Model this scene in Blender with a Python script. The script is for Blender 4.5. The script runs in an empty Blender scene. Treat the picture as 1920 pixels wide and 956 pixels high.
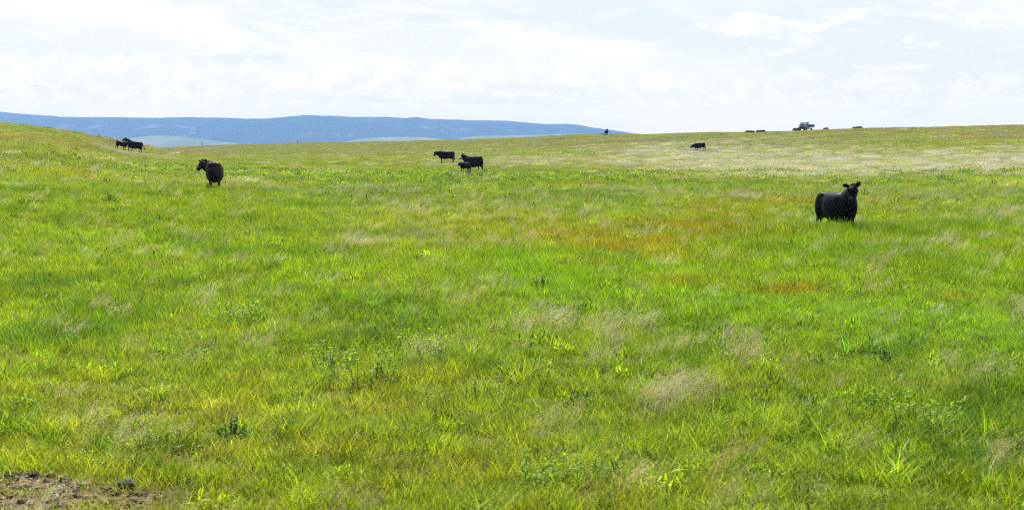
import bpy, bmesh, math, random
import numpy as np
from mathutils import Vector, Matrix, Euler

R = math.radians
S = bpy.context.scene
COL = S.collection
rng = np.random.default_rng(7)
random.seed(7)

# ------------------------------------------------------------------ camera
F = 2667.0                       # focal length in photo pixels (50 mm lens)
EYE = 3.1                        # eye height above the meadow
PITCH = math.atan(228 / F)
cd = bpy.data.cameras.new('camera')
cam = bpy.data.objects.new('camera', cd)
COL.objects.link(cam)
cd.sensor_width = 36.0
cd.lens = 36.0 * F / 1920
cd.clip_start = 0.1
cd.clip_end = 40000
cam.location = (0, 0, EYE)
cam.rotation_euler = (math.pi / 2 - PITCH, 0, 0)
cd.dof.use_dof = True
cd.dof.focus_distance = 46.0
cd.dof.aperture_fstop = 3.6
S.camera = cam

# ------------------------------------------------------------------ light
HAZE_K, HAZE_TOP, HAZE_J = 1.15e-4, 175.0, (1.5, 2.9, 5.0)
SUN_EL, SUN_AZ = R(56), R(-8)    # azimuth from +Y towards +X
w = bpy.data.worlds.new('World')
S.world = w
w.use_nodes = True


class NT:
    """small helper for node trees"""
    def __init__(self, tree):
        self.t = tree
        tree.nodes.clear()

    def n(self, kind, **kw):
        nd = self.t.nodes.new(kind)
        for k, v in kw.items():
            setattr(nd, k, v)
        return nd

    def put(self, sock, v):
        if isinstance(v, bpy.types.NodeSocket):
            self.t.links.new(v, sock)
        elif v is not None:
            sock.default_value = v

    def math(self, op, a, b=None, c=None, clamp=False):
        nd = self.n('ShaderNodeMath', operation=op, use_clamp=clamp)
        for i, v in enumerate((a, b, c)):
            self.put(nd.inputs[i], v)
        return nd.outputs[0]

    def mix(self, f, a, b, blend='MIX'):
        nd = self.n('ShaderNodeMix', data_type='RGBA', blend_type=blend)
        self.put(nd.inputs[0], f)
        self.put(nd.inputs[6], a)
        self.put(nd.inputs[7], b)
        return nd.outputs[2]

    def smooth(self, v, lo, hi, a=0.0, b=1.0):
        nd = self.n('ShaderNodeMapRange', interpolation_type='SMOOTHSTEP')
        self.put(nd.inputs[0], v)
        for i, x in enumerate((lo, hi, a, b)):
            self.put(nd.inputs[i + 1], x)
        return nd.outputs[0]

    def noise(self, vec, scale, detail=4.0, rough=0.55, dist=0.0):
        nd = self.n('ShaderNodeTexNoise')
        self.put(nd.inputs['Vector'], vec)
        nd.inputs['Scale'].default_value = scale
        nd.inputs['Detail'].default_value = detail
        nd.inputs['Roughness'].default_value = rough
        nd.inputs['Distortion'].default_value = dist
        return nd.outputs[0]


def c4(r, g, b):
    return (r, g, b, 1.0)


N = NT(w.node_tree)
sky = N.n('ShaderNodeTexSky', sky_type='NISHITA')
sky.sun_disc = False
sky.sun_elevation = SUN_EL
sky.sun_rotation = SUN_AZ
tc = N.n('ShaderNodeTexCoord')
sep = N.n('ShaderNodeSeparateXYZ')
N.put(sep.inputs[0], tc.outputs['Generated'])
sx, sy, sz = sep.outputs
az = N.math('ARCTAN2', sx, sy)
el = N.math('ARCSINE', sz)
# angles in units of 1000 photo pixels
qa = N.math('MULTIPLY', az, F / 1000)
qe = N.math('MULTIPLY', el, F / 1000)


def qv(kx, ky, ox=0.0, oy=0.0):
    cb = N.n('ShaderNodeCombineXYZ')
    N.put(cb.inputs[0], N.math('MULTIPLY_ADD', qa, kx, ox))
    N.put(cb.inputs[1], N.math('MULTIPLY_ADD', qe, ky, oy))
    return cb.outputs[0]


def bump_band(lo0, lo1, hi0, hi1):
    return N.math('MULTIPLY', N.smooth(qe, lo0, lo1), N.smooth(qe, hi0, hi1, 1.0, 0.0))


BLUE = c4(3.66, 4.13, 4.46)      # thin bluish veil between clouds (times strength)
VEIL = c4(4.1, 4.38, 4.56)
WHITE = c4(4.68, 4.72, 4.74)
GREY = c4(3.6, 4.1, 4.45)
# broad cirrus veil
veil = N.smooth(N.noise(qv(1.5, 6.0, 3.1, 1.7), 1.0, 5.0, 0.6, 0.6), 0.36, 0.60)
colr = N.mix(veil, BLUE, VEIL)
# high altocumulus sheets
right = N.smooth(qa, -0.05, 0.45, 0.0, 1.0)
hi_n = N.noise(qv(3.0, 15.0, 11.3, 4.4), 1.0, 9.0, 0.66, 0.5)
hi_t = N.math('MULTIPLY_ADD', right, -0.10, hi_n)
hi = N.math('MULTIPLY', N.smooth(hi_t, 0.44, 0.58), N.smooth(qe, 0.10, 0.16))
colr = N.mix(hi, colr, WHITE)
# cumulus band low over the hills: puffy tops, flatter greyish bases
top_n = N.noise(qv(7.0, 0.0, 2.0, 5.0), 1.0, 4.0, 0.6)
topline = N.math('MULTIPLY_ADD', top_n, 0.13, 0.075)
topline = N.math('MULTIPLY_ADD', right, -0.035, topline)
puff = N.noise(qv(20.0, 32.0, 7.7, 0.3), 1.0, 8.0, 0.66, 0.3)
edge = N.math('SUBTRACT', topline, qe)
edge = N.math('MULTIPLY_ADD', N.math('SUBTRACT', puff, 0.5), 0.10, edge)
cum = N.math('MULTIPLY', N.smooth(edge, -0.002, 0.012), N.smooth(qe, 0.035, 0.075))
shade = N.smooth(N.noise(qv(20.0, 34.0, 1.2, 9.3), 1.0, 8.0, 0.66, 0.4), 0.42, 0.58)
base_sh = N.smooth(qe, 0.06, 0.12)
cumc = N.mix(N.math('MULTIPLY_ADD', shade, 0.55, N.math('MULTIPLY', base_sh, 0.45), clamp=True), c4(3.75, 4.12, 4.40), WHITE)
cumf = N.math('MULTIPLY', cum, N.math('MULTIPLY_ADD', right, -0.25, 0.95))
colr = N.mix(cumf, colr, cumc)
# thin grey-blue streaks under the cumulus
st_n = N.noise(qv(2.5, 55.0, 5.5, 2.2), 1.0, 5.0, 0.6, 0.3)
st = N.math('MULTIPLY', N.smooth(st_n, 0.52, 0.62), bump_band(0.012, 0.045, 0.075, 0.11))
st = N.math('MULTIPLY', st, N.math('MULTIPLY', N.smooth(qa, -0.75, -0.2), N.smooth(qa, 0.15, 0.5, 0.85, 0.1)))
colr = N.mix(st, colr, GREY)
# small separate puffs over the right half
sp_n = N.noise(qv(8.0, 28.0, 21.0, 13.0), 1.0, 7.0, 0.58, 0.3)
sp = N.math('MULTIPLY', N.smooth(sp_n, 0.54, 0.64), N.math('MULTIPLY', right, bump_band(0.10, 0.13, 0.21, 0.25)))
colr = N.mix(sp, colr, WHITE)
# higher up (out of the picture) the clear sky takes over
up = N.smooth(el, 0.13, 0.42, 0.97, 0.12)
final = N.mix(up, sky.outputs[0], colr)
# the sky gets brighter and warmer towards the horizon, behind the bluish lower air
path = N.math('MINIMUM', N.math('DIVIDE', HAZE_TOP, N.math('MAXIMUM', sz, 1e-4)), 9300.0)
Tn = N.math('POWER', 2.71828, N.math('MULTIPLY', path, -HAZE_K))
sp2 = N.n('ShaderNodeSeparateColor')
N.put(sp2.inputs[0], final)
cb2 = N.n('ShaderNodeCombineColor')
for i_, J_ in enumerate(HAZE_J):
    a_ = N.math('SUBTRACT', 1.0, Tn)
    b_ = N.math('MULTIPLY_ADD', a_, -J_, sp2.outputs[i_])
    N.put(cb2.inputs[i_], N.math('MAXIMUM', N.math('DIVIDE', b_, Tn), 0.2))
final = cb2.outputs[0]
bg = N.n('ShaderNodeBackground')
N.put(bg.inputs[0], final)
bg.inputs[1].default_value = 0.1
wo = N.n('ShaderNodeOutputWorld')
N.put(wo.inputs[0], bg.outputs[0])

ld = bpy.data.lights.new('sun', 'SUN')
ld.energy = 5.0
ld.angle = R(0.53)
ld.color = (1.0, 0.95, 0.86)
sun = bpy.data.objects.new('sun', ld)
COL.objects.link(sun)
sd = Vector((math.sin(SUN_AZ) * math.cos(SUN_EL), math.cos(SUN_AZ) * math.cos(SUN_EL), math.sin(SUN_EL)))
sun.rotation_euler = (-sd).to_track_quat('-Z', 'Y').to_euler()
sun.location = (0, 100, 200)

S.view_settings.view_transform = 'Standard'
S.view_settings.look = 'None'
S.view_settings.exposure = 1.1
S.view_settings.gamma = 1.0
S.render.engine = 'CYCLES'
cy = S.cycles
cy.use_denoising = False
cy.use_adaptive_sampling = False
cy.denoiser = 'OPENIMAGEDENOISE'
cy.denoising_input_passes = 'RGB_ALBEDO_NORMAL'
cy.denoising_prefilter = 'ACCURATE'
cy.max_bounces = 4
cy.diffuse_bounces = 3
cy.glossy_bounces = 2
cy.transmission_bounces = 3
cy.transparent_max_bounces = 8
cy.volume_bounces = 0
cy.sample_clamp_indirect = 6.0
cy.pixel_filter_type = 'BLACKMAN_HARRIS'
cy.filter_width = 1.1


# ------------------------------------------------------------------ helpers
def tag(o, label=None, cat=None, group=None, kind=None):
    if label: o['label'] = label
    if cat: o['category'] = cat
    if group: o['group'] = group
    if kind: o['kind'] = kind
    return o


def link_mesh(name, me, mat=None, parent=None, smooth=False):
    o = bpy.data.objects.new(name, me)
    COL.objects.link(o)
    if mat is not None:
        for m in (mat if isinstance(mat, (list, tuple)) else [mat]):
            me.materials.append(m)
    if parent is not None: o.parent = parent
    if smooth:
        me.polygons.foreach_set('use_smooth', np.ones(len(me.polygons), dtype=bool))
    return o


def bm_obj(name, bm, mat=None, parent=None, smooth=False):
    me = bpy.data.meshes.new(name)
    bm.normal_update()
    bm.to_mesh(me)
    bm.free()
    return link_mesh(name, me, mat, parent, smooth)


def empty(name, loc, rz=0.0):
    o = bpy.data.objects.new(name, None)
    COL.objects.link(o)
    o.location = loc
    o.rotation_euler = (0, 0, rz)
    o.empty_display_size = 0.2
    return o


def copy_tree(o, parent=None):
    c = o.copy()
    COL.objects.link(c)
    if parent is not None: c.parent = parent
    for ch in list(o.children):
        copy_tree(ch, c)
    return c


def mesh_np(name, v, f=None, quads=None):
    """mesh from numpy arrays: v (n,3), f list of faces or quads (m,4)"""
    me = bpy.data.meshes.new(name)
    if quads is not None:
        nq = len(quads)
        k = quads.shape[1]
        me.vertices.add(len(v)); me.vertices.foreach_set('co', np.asarray(v, np.float32).ravel())
        me.loops.add(nq * k); me.loops.foreach_set('vertex_index', np.asarray(quads, np.int32).ravel())
        me.polygons.add(nq)
        me.polygons.foreach_set('loop_start', np.arange(0, nq * k, k, dtype=np.int32))
        me.update(calc_edges=True)
    else:
        me.from_pydata([tuple(x) for x in v], [], f or [])
    return me


_perm = np.random.default_rng(3).random((8, 256, 256))


def vnoise(x, y, k=0):
    t = _perm[k % 8]
    xi = np.floor(x).astype(int); yi = np.floor(y).astype(int)
    fx = x - xi; fy = y - yi
    fx = fx * fx * (3 - 2 * fx); fy = fy * fy * (3 - 2 * fy)
    a = t[xi & 255, yi & 255]; b = t[(xi + 1) & 255, yi & 255]
    c = t[xi & 255, (yi + 1) & 255]; d = t[(xi + 1) & 255, (yi + 1) & 255]
    return (a * (1 - fx) + b * fx) * (1 - fy) + (c * (1 - fx) + d * fx) * fy


def fbm(x, y, k=0, oct=4):
    s = 0; a = 1.0; n = 0
    for i in range(oct):
        s = s + a * vnoise(x * 2 ** i + 17.3 * i, y * 2 ** i - 9.1 * i, k + i)
        n += a; a *= 0.5
    return s / n


def sstep(x, a, b):
    t = np.clip((x - a) / (b - a), 0, 1)
    return t * t * (3 - 2 * t)


# ------------------------------------------------------------------ terrain
def pchip(x, y, q):
    x = np.asarray(x, float); y = np.asarray(y, float); q = np.clip(q, x[0], x[-1])
    h = np.diff(x); dl = np.diff(y) / h
    m = np.zeros_like(y)
    for i in range(1, len(x) - 1):
        if dl[i - 1] * dl[i] > 0:
            w1 = 2 * h[i] + h[i - 1]; w2 = h[i] + 2 * h[i - 1]
            m[i] = (w1 + w2) / (w1 / dl[i - 1] + w2 / dl[i])
    m[0] = dl[0]; m[-1] = dl[-1]
    i = np.clip(np.searchsorted(x, q) - 1, 0, len(x) - 2)
    t = (q - x[i]) / h[i]
    return ((1 + 2 * t) * (1 - t) ** 2 * y[i] + t * (1 - t) ** 2 * h[i] * m[i]
            + t * t * (3 - 2 * t) * y[i + 1] + t * t * (t - 1) * h[i] * m[i + 1])


END = [(1000, -28), (2000, -45), (20000, -45)]
COLS = {
    -700: [(0, 0), (25, .1), (60, 1.7), (100, 3.8), (150, 5.6), (190, 6.7), (230, 6.6), (300, 3), (400, -4), (600, -8)],
    0: [(0, 0), (25, .05), (60, 1.0), (100, 2.3), (150, 3.5), (190, 4.35), (230, 4.4), (300, 2), (400, -6), (600, -8)],
    130: [(0, 0), (25, .03), (60, .85), (100, 1.75), (150, 2.6), (185, 3.15), (230, 2.7), (300, 0), (400, -6), (600, -8)],
    240: [(0, 0), (25, 0), (62, .72), (100, .8), (165, 1.02), (195, 1.72), (230, 1.4), (300, -1), (400, -6), (520, -6), (600, -5), (700, -8)],
    330: [(0, 0), (25, 0), (62, .66), (100, .6), (150, .5), (190, .4), (250, -1), (300, -2.5), (400, -4), (520, -3.4), (600, -2.9), (700, -6)],
    450: [(0, 0), (25, 0), (62, .5), (100, .3), (150, .2), (200, -.4), (260, -1.2), (350, -2), (450, -2), (580, -1.6), (700, -5)],
    700: [(0, 0), (30, 0), (60, .12), (100, .1), (157, -.1), (200, -.3), (300, -.6), (400, -.6), (560, -.38), (700, -4)],
    900: [(0, 0), (30, 0), (60, 0), (110, .1), (157, -.1), (200, -.1), (300, 0), (400, .3), (520, .85), (650, -2)],
    1137: [(0, 0), (30, 0), (60, 0), (110, .05), (157, .05), (200, .3), (300, 1.2), (380, 2.05), (444, 2.75), (600, 0)],
    1313: [(0, 0), (30, 0), (60, 0), (110, .1), (157, .2), (200, .62), (270, 1.85), (350, 3.15), (450, 2), (600, -3)],
    1500: [(0, 0), (30, 0), (60, 0), (110, .15), (157, .6), (200, 1.4), (250, 2.6), (290, 3.5), (340, 3.5), (450, 1), (600, -4)],
    1920: [(0, 0), (30, 0), (60, .1), (110, .5), (157, 1.5), (200, 2.7), (240, 3.8), (270, 4.5), (320, 4.7), (420, 3), (600, -4)],
    2700: [(0, 0), (30, 0), (60, .3), (110, 1.1), (157, 2.4), (200, 3.8), (240, 5.2), (270, 6.1), (320, 6.4), (420, 5), (600, -2)],
}
_us = sorted(COLS)
_dg = np.concatenate([np.linspace(0, 700, 701), np.geomspace(710, 15000, 120)])
_tab = np.array([pchip(*np.array(COLS[u] + END).T, _dg) for u in _us])
_ug = np.linspace(_us[0], _us[-1], 341)
_T = np.array([pchip(_us, _tab[:, j], _ug) for j in range(len(_dg))]).T     # [u, d]


def ground_z(x, y):
    x = np.asarray(x, float); y = np.asarray(y, float)
    d = np.clip(y, 0, 14000)
    A = 960 + F * x / np.maximum(y, 14.0)
    A = np.clip(A, _us[0], _us[-1])
    ui = (A - _ug[0]) / (_ug[1] - _ug[0]); u0 = np.clip(ui.astype(int), 0, len(_ug) - 2); fu = ui - u0
    di = np.interp(d, _dg, np.arange(len(_dg))); d0 = np.clip(di.astype(int), 0, len(_dg) - 2); fd = di - d0
    z = ((_T[u0, d0] * (1 - fd) + _T[u0, d0 + 1] * fd) * (1 - fu)
         + (_T[u0 + 1, d0] * (1 - fd) + _T[u0 + 1, d0 + 1] * fd) * fu)
    z = z + (fbm(x / 3.2, y / 3.2, 1, 3) - .5) * 0.16 + (fbm(x / 14, y / 14, 2, 2) - .5) * 0.30 * sstep(d, 20, 60)
    return z


CT, ST = math.cos(PITCH), math.sin(PITCH)


def to_px(x, y, z):
    dz = EYE - z
    dep = y * CT + dz * ST
    return 960 + F * x / dep, 478 - F * (-dz * CT + y * ST) / dep


def at(u, d):
    """ground point at depth y=d under photo column u"""
    x = (u - 960) / F * d
    for _ in range(4):
        z = float(ground_z(x, d))
        x = (u - 960) / F * (d * CT + (EYE - z) * ST)
    return Vector((x, d, float(ground_z(x, d))))


def at_px(u, v):
    """first ground point on the ray through photo pixel (u, v)"""
    ds = np.geomspace(9, 700, 3000)
    t = (478 - v) / F
    dz = ds * (ST - t * CT) / (CT + t * ST)
    x = (u - 960) / F * (ds * CT + dz * ST)
    hit = np.nonzero(EYE - dz < ground_z(x, ds))[0]
    i = hit[0] if len(hit) else len(ds) - 1
    return Vector((float(x[i]), float(ds[i]), float(ground_z(x[i], ds[i]))))


# ------------------------------------------------------------------ meadow colours (albedo by place)
def meadow(x, y):
    """base colour of the sward at a place + how much tan seed head stands there"""
    z = ground_z(x, y)
    yy = np.maximum(y, 6)
    u, v = to_px(x, yy, z)
    n1 = fbm(x / 2.3, y / 2.3, 0, 4)
    n2 = fbm(x / 9.0, y / 14.0, 3, 4)
    n3 = fbm(x / 0.8, y / 0.8, 5, 3)
    n4 = fbm(x / 25.0, y / 60.0, 4, 4)
    col = np.zeros(x.shape + (3,))

    def lay(c, wgt):
        wgt = np.clip(wgt, 0, 1)[..., None]
        col[:] = col * (1 - wgt) + np.array(c) * wgt

    lay((.176, .254, .011), np.ones_like(x))
    lay((.246, .286, .014), sstep(n2, .44, .66) * .9)
    lay((.084, .168, .009), sstep(n1, .53, .72) * .8)
    lay((.230, .215, .040), sstep(n3 * .6 + n2 * .4, .56, .72) * .55)
    # bluish-green weeds in a belt across the middle
    blue = np.exp(-((v - 372) / 26) ** 2) * sstep(n2, .42, .62)
    lay((.125, .190, .055), blue * .7)
    # duller, drier grass further out
    far = sstep(y, 70, 210)
    lay((.180, .222, .024), far * .55)
    streak = fbm(x / 40.0, y / 16.0, 6, 4)
    lay((.180, .172, .062), far * sstep(streak, .47, .66) * .85)
    lay((.125, .180, .018), far * sstep(1 - streak, .54, .68) * .75)
    # olive tan crest
    crest = sstep(y, 200, 330)
    lay((.165, .168, .058), crest * (.45 + .3 * n4))
    lay((.165, .168, .058), far * .22)
    # the left hill: pinkish tan streak
    hill = sstep(-u, -520, -250) * np.exp(-((v - 268 - .02 * (u - 100)) / 17) ** 2)
    lay((.205, .178, .072), hill * (.5 + .4 * n2))
    hill2 = sstep(-u, -420, -150) * sstep(v, 280, 300) * sstep(-v, -330, -300)
    lay((.19, .20, .06), hill2 * .5)
    # bright green strip in the middle distance
    g = np.exp(-((v - 322) / 13) ** 2) * sstep(u, 560, 700) * sstep(-u, -1250, -1050)
    lay((.145, .215, .014), g * .75)
    g = np.exp(-((v - 291) / 7) ** 2) * sstep(u, 420, 470) * sstep(-u, -640, -560)
    lay((.135, .210, .016), g * .8)
    g = np.exp(-((v - 352) / 9) ** 2) * sstep(u, 1080, 1200) * sstep(-u, -1500, -1400)
    lay((.15, .22, .014), g * .7)
    # silvery band of ripe seed heads on the right
    vv = v + (n4 - .5) * 46 + (n1 - .5) * 10
    silver = sstep(vv, 258, 296) * sstep(-vv, -344, -314) * sstep(u + (n2 - .5) * 200, 1010, 1330)
    silver = np.maximum(silver, .5 * np.exp(-((v - 303) / 10) ** 2) * sstep(u, 880, 960) * sstep(-u, -1250, -1100))
    lay((.250, .270, .140), silver * (.45 + .55 * sstep(n4 * .5 + streak * .5, .36, .56)))
    # reddish gold patches in the damp hollow
    red = np.zeros_like(x)
    for (u0, v0, ru, rv, s) in ((1180, 462, 150, 30, 1.0), (1060, 455, 100, 20, .9), (1270, 440, 130, 26, .9), (1300, 490, 140, 22, .6), (1350, 400, 120, 22, .75), (1480, 385, 90, 14, .7),
                                (1280, 535, 150, 20, .8), (1470, 550, 110, 22, .95), (1630, 545, 80, 16, .7), (1090, 500, 90, 18, .75), (985, 470, 50, 14, .6), (1220, 575, 90, 14, .5), (1560, 600, 70, 14, .45), (1790, 565, 60, 16, .6), (1660, 392, 60, 16, .6),
                                (1400, 430, 60, 14, .5), (1700, 520, 70, 20, .3)):
        red = np.maximum(red, s * np.exp(-((u - u0) / ru) ** 2 - ((v - v0) / rv) ** 2))
    red = red * (.25 + .75 * sstep(n1 * .6 + n3 * .4, .36, .56))
    lay((.238, .180, .009), red)
    # damp, very green hollow around and right of it
    sw = np.exp(-((v - (505 + .16 * (u - 1000))) / 48) ** 2) * sstep(u, 900, 1010)
    lay((.165, .305, .006), sw * (1 - .9 * red) * (.55 + .5 * n1))
    wet = np.exp(-((u - 1250) / 420) ** 2 - ((v - 540) / 90) ** 2) + np.exp(-((u - 1850) / 260) ** 2 - ((v - 620) / 120) ** 2)
    lay((.115, .225, .004), np.clip(wet, 0, 1) * (1 - red) * .6)
    col *= (.86 + .44 * fbm(x / 16, y / 9, 1, 3))[..., None]
    # bare soil, front left
    soil = sstep(np.exp(-((u - 40) / 170) ** 2 - ((v - 935) / 52) ** 2) + .75 * np.exp(-((u - 245) / 85) ** 2 - ((v - 942) / 22) ** 2)
                 + (n3 - .5) * .7, .36, .62)
    soil = soil * sstep(v, 840, 880)
    # tan panicles
    tan = sstep(n2 * .55 + n1 * .45, .52, .68) * .14
    tan = tan * (1 - .75 * np.clip(wet + sw, 0, 1)) * (1 - .6 * sstep(-u, -620, -250) * sstep(v, 330, 380))
    for (u0, v0, ru, rv, s) in ((1245, 775, 60, 22, 1), (1385, 805, 60, 18, 1), (1150, 655, 90, 22, .9), (1050, 620, 90, 18, .7), (1300, 670, 90, 16, .8),
                                (1530, 500, 40, 9, .8), (1600, 640, 60, 12, .5), (1760, 742, 90, 16, .7), (1850, 900, 80, 30, .7), (690, 470, 60, 10, .6),
                                (1385, 375, 26, 5, 1), (780, 400, 60, 10, .5), (590, 325, 40, 5, .5), (1560, 440, 70, 12, .9), (1900, 430, 90, 24, .6), (1800, 470, 90, 16, .6),
                                (900, 560, 70, 16, .5), (330, 720, 60, 20, .35), (1640, 480, 50, 10, .6), (1020, 590, 60, 20, .6), (1450, 700, 60, 20, .6)):
        tan = np.maximum(tan, s * np.exp(-((u - u0) / ru) ** 2 - ((v - v0) / rv) ** 2) * (.4 + .9 * sstep(n3, .35, .6)))
    tan = np.clip(tan, 0, 1) * (1 - soil)
    return col, tan, silver, soil, n1, n3, u, v


# ------------------------------------------------------------------ materials
def attr(N, name, kind='GEOMETRY'):
    a = N.n('ShaderNodeAttribute', attribute_name=name, attribute_type=kind)
    return a


def principled(name, base, rough=0.6, **kw):
    m = bpy.data.materials.new(name)
    m.use_nodes = True
    N = NT(m.node_tree)
    p = N.n('ShaderNodeBsdfPrincipled')
    o = N.n('ShaderNodeOutputMaterial')
    N.put(o.inputs[0], p.outputs[0])
    if callable(base):
        base(N, p)
    else:
        p.inputs['Base Color'].default_value = c4(*base)
    p.inputs['Roughness'].default_value = rough
    for k, v in kw.items():
        p.inputs[k.replace('_', ' ')].default_value = v
    return m


def leaf_mat(name, trans=0.45, gloss=0.45, tint=None, spec=0.14, through=(1.74, 1.66, .68)):
    """blade or leaf: light goes through it; colour from the instance tint"""
    m = bpy.data.materials.new(name)
    m.use_nodes = True
    N = NT(m.node_tree)
    bv = attr(N, 'bv').outputs['Fac']
    if tint is None:
        base = attr(N, 'tint', 'INSTANCER').outputs['Color']
    else:
        base = N.n('ShaderNodeRGB'); base.outputs[0].default_value = c4(*tint); base = base.outputs[0]
    # single blades differ: deep green, plain, straw
    light = N.mix(N.smooth(bv, 0.55, 0.95), base, N.mix(1.0, base, c4(1.38, 1.34, 1.4), 'MULTIPLY'))
    dark = N.mix(N.smooth(bv, 0.45, 0.0), light, N.mix(1.0, base, c4(.30, .45, .5), 'MULTIPLY'))
    straw = N.mix(N.smooth(bv, 0.955, 0.965), dark, c4(.30, .26, .12))
    p = N.n('ShaderNodeBsdfPrincipled')
    N.put(p.inputs['Base Color'], straw)
    p.inputs['Roughness'].default_value = gloss
    p.inputs['Specular IOR Level'].default_value = spec
    t = N.n('ShaderNodeBsdfTranslucent')
    N.put(t.inputs[0], N.mix(1.0, straw, c4(*through), 'MULTIPLY'))
    mx = N.n('ShaderNodeMixShader')
    mx.inputs[0].default_value = trans
    N.put(mx.inputs[1], p.outputs[0]); N.put(mx.inputs[2], t.outputs[0])
    o = N.n('ShaderNodeOutputMaterial')
    N.put(o.inputs[0], mx.outputs[0])
    return m


M_BLADE = leaf_mat('grass_blade')
M_SEED = leaf_mat('seed_head', trans=0.4, gloss=0.6, spec=0.1, through=(1.25, 1.2, 1.0))
M_LEAF = leaf_mat('weed_leaf', trans=0.5, gloss=0.5, tint=(.15, .27, .006), spec=0.16)
M_DARKLEAF = leaf_mat('bush_leaf', trans=0.35, gloss=0.45, tint=(.065, .15, .008), spec=0.12)
M_STEM = principled('weed_stem', (.09, .13, .03), 0.6)


def ground_base(N, p):
    base = attr(N, 'Col').outputs['Color']
    geo = N.n('ShaderNodeNewGeometry')
    n = N.noise(geo.outputs['Position'], 9.0, 6.0, 0.65)
    n2 = N.noise(geo.outputs['Position'], 60.0, 3.0, 0.6)
    f = N.smooth(n, .3, .7, .55, 1.35)
    f = N.math('MULTIPLY', f, N.smooth(n2, .3, .7, .7, 1.25))
    cb = N.n('ShaderNodeCombineColor')
    for i in range(3): N.put(cb.inputs[i], f)
    N.put(p.inputs['Base Color'], N.mix(1.0, base, cb.outputs[0], 'MULTIPLY'))
    b = N.n('ShaderNodeBump')
    b.inputs['Strength'].default_value = .8
    b.inputs['Distance'].default_value = .06
    N.put(b.inputs['Height'], n)
    N.put(p.inputs['Normal'], b.outputs[0])


M_GROUND = principled('meadow_ground', ground_base, 0.95, Specular_IOR_Level=0.1)

# ------------------------------------------------------------------ ground sheet (polar grid, one sheet)
RMAX = 9000.0
fine = np.arange(-34, 34.01, 0.22)
coarse = np.arange(36, 324.1, 3.0)
ang = np.radians(np.concatenate([fine, coarse]))
rad = np.concatenate([np.linspace(1.0, 8, 8), np.geomspace(8.6, 700, 330), np.geomspace(760, RMAX, 26)])
AA, RR = np.meshgrid(ang, rad)
gx = np.sin(AA) * RR; gy = np.cos(AA) * RR
gz = ground_z(gx, gy)
col, tan, silver, soil, n1, n3, _, _ = meadow(gx, gy)
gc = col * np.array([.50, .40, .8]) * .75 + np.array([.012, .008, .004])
soil_brown = np.array([.125, .089, .055]) * (0.75 + .7 * (fbm(gx / .5, gy / .5, 2, 3)[..., None]))  # the bare soil's own brown, varied by noise
gc = gc * (1 - soil[..., None]) + soil_brown * soil[..., None]
na, nr = len(ang), len(rad)
idx = np.arange(na * nr).reshape(nr, na)
q = np.stack([idx[:-1], np.roll(idx, -1, 1)[:-1], np.roll(idx, -1, 1)[1:], idx[1:]], -1).reshape(-1, 4)
verts = np.stack([gx.ravel(), gy.ravel(), gz.ravel()], 1)
verts = np.vstack([verts, [[0, 0, float(ground_z(0., 0.))]]])
me = mesh_np('ground', verts, quads=q)
bmg = bmesh.new(); bmg.from_mesh(me); bmg.verts.ensure_lookup_table()
cv = bmg.verts[-1]
for i in range(na):
    bmg.faces.new((cv, bmg.verts[(i + 1) % na], bmg.verts[i]))
bmesh.ops.recalc_face_normals(bmg, faces=bmg.faces)
if bmg.faces[0].normal.z < 0:
    bmesh.ops.reverse_faces(bmg, faces=bmg.faces)
bmg.to_mesh(me); bmg.free()
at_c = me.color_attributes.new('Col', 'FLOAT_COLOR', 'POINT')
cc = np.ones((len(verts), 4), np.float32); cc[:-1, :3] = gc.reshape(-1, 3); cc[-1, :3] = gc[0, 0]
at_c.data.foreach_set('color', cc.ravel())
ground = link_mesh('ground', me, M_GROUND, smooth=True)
tag(ground, kind='structure')

# ------------------------------------------------------------------ distant mountains, foothills, air
PROF = [(-1400, 196), (-900, 190), (-500, 196), (-250, 199), (-100, 204), (0, 209), (60, 215), (92, 219.5), (160, 219.5), (260, 220.5), (350, 222), (430, 223.5), (490, 224.5),
        (530, 221.5), (585, 219.5), (640, 220.5), (700, 219), (725, 218.8), (760, 221.2), (790, 222.8), (822, 226), (880, 225.5), (930, 226),
        (970, 228.2), (1000, 231), (1020, 233), (1060, 233.8), (1082, 236.5), (1102, 241), (1132, 244.4), (1152, 247.4), (1175, 250.2), (1235, 252.5),
        (1320, 253), (1500, 256), (2000, 262), (2700, 262)]


def v2z(v, d):
    t = (478 - np.asarray(v)) / F
    return EYE - d * (ST - t * CT) / (CT + t * ST)


def mountain_base(N, p):
    geo = N.n('ShaderNodeNewGeometry')
    mp = N.n('ShaderNodeMapping')
    mp.inputs['Scale'].default_value = (.004, .0011, .016)
    N.put(mp.inputs[0], geo.outputs['Position'])
    n = N.noise(mp.outputs[0], 1.0, 6.0, 0.6, 0.8)
    mp2 = N.n('ShaderNodeMapping')
    mp2.inputs['Scale'].default_value = (.012, .003, .05)
    N.put(mp2.inputs[0], geo.outputs['Position'])
    n2 = N.noise(mp2.outputs[0], 1.0, 5.0, 0.6, 1.2)
    forest = N.mix(N.smooth(n2, .35, .65), c4(.034, .056, .066), c4(.042, .067, .078))
    clear = N.smooth(N.math('MULTIPLY_ADD', n2, .45, N.math('MULTIPLY', n, .55)), .57, .62)
    N.put(p.inputs['Base Color'], N.mix(N.math('MULTIPLY', clear, .22), forest, c4(.26, .26, .23)))


M_MOUNT = principled('mountain_forest', mountain_base, 0.95, Specular_IOR_Level=0.0)


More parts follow.
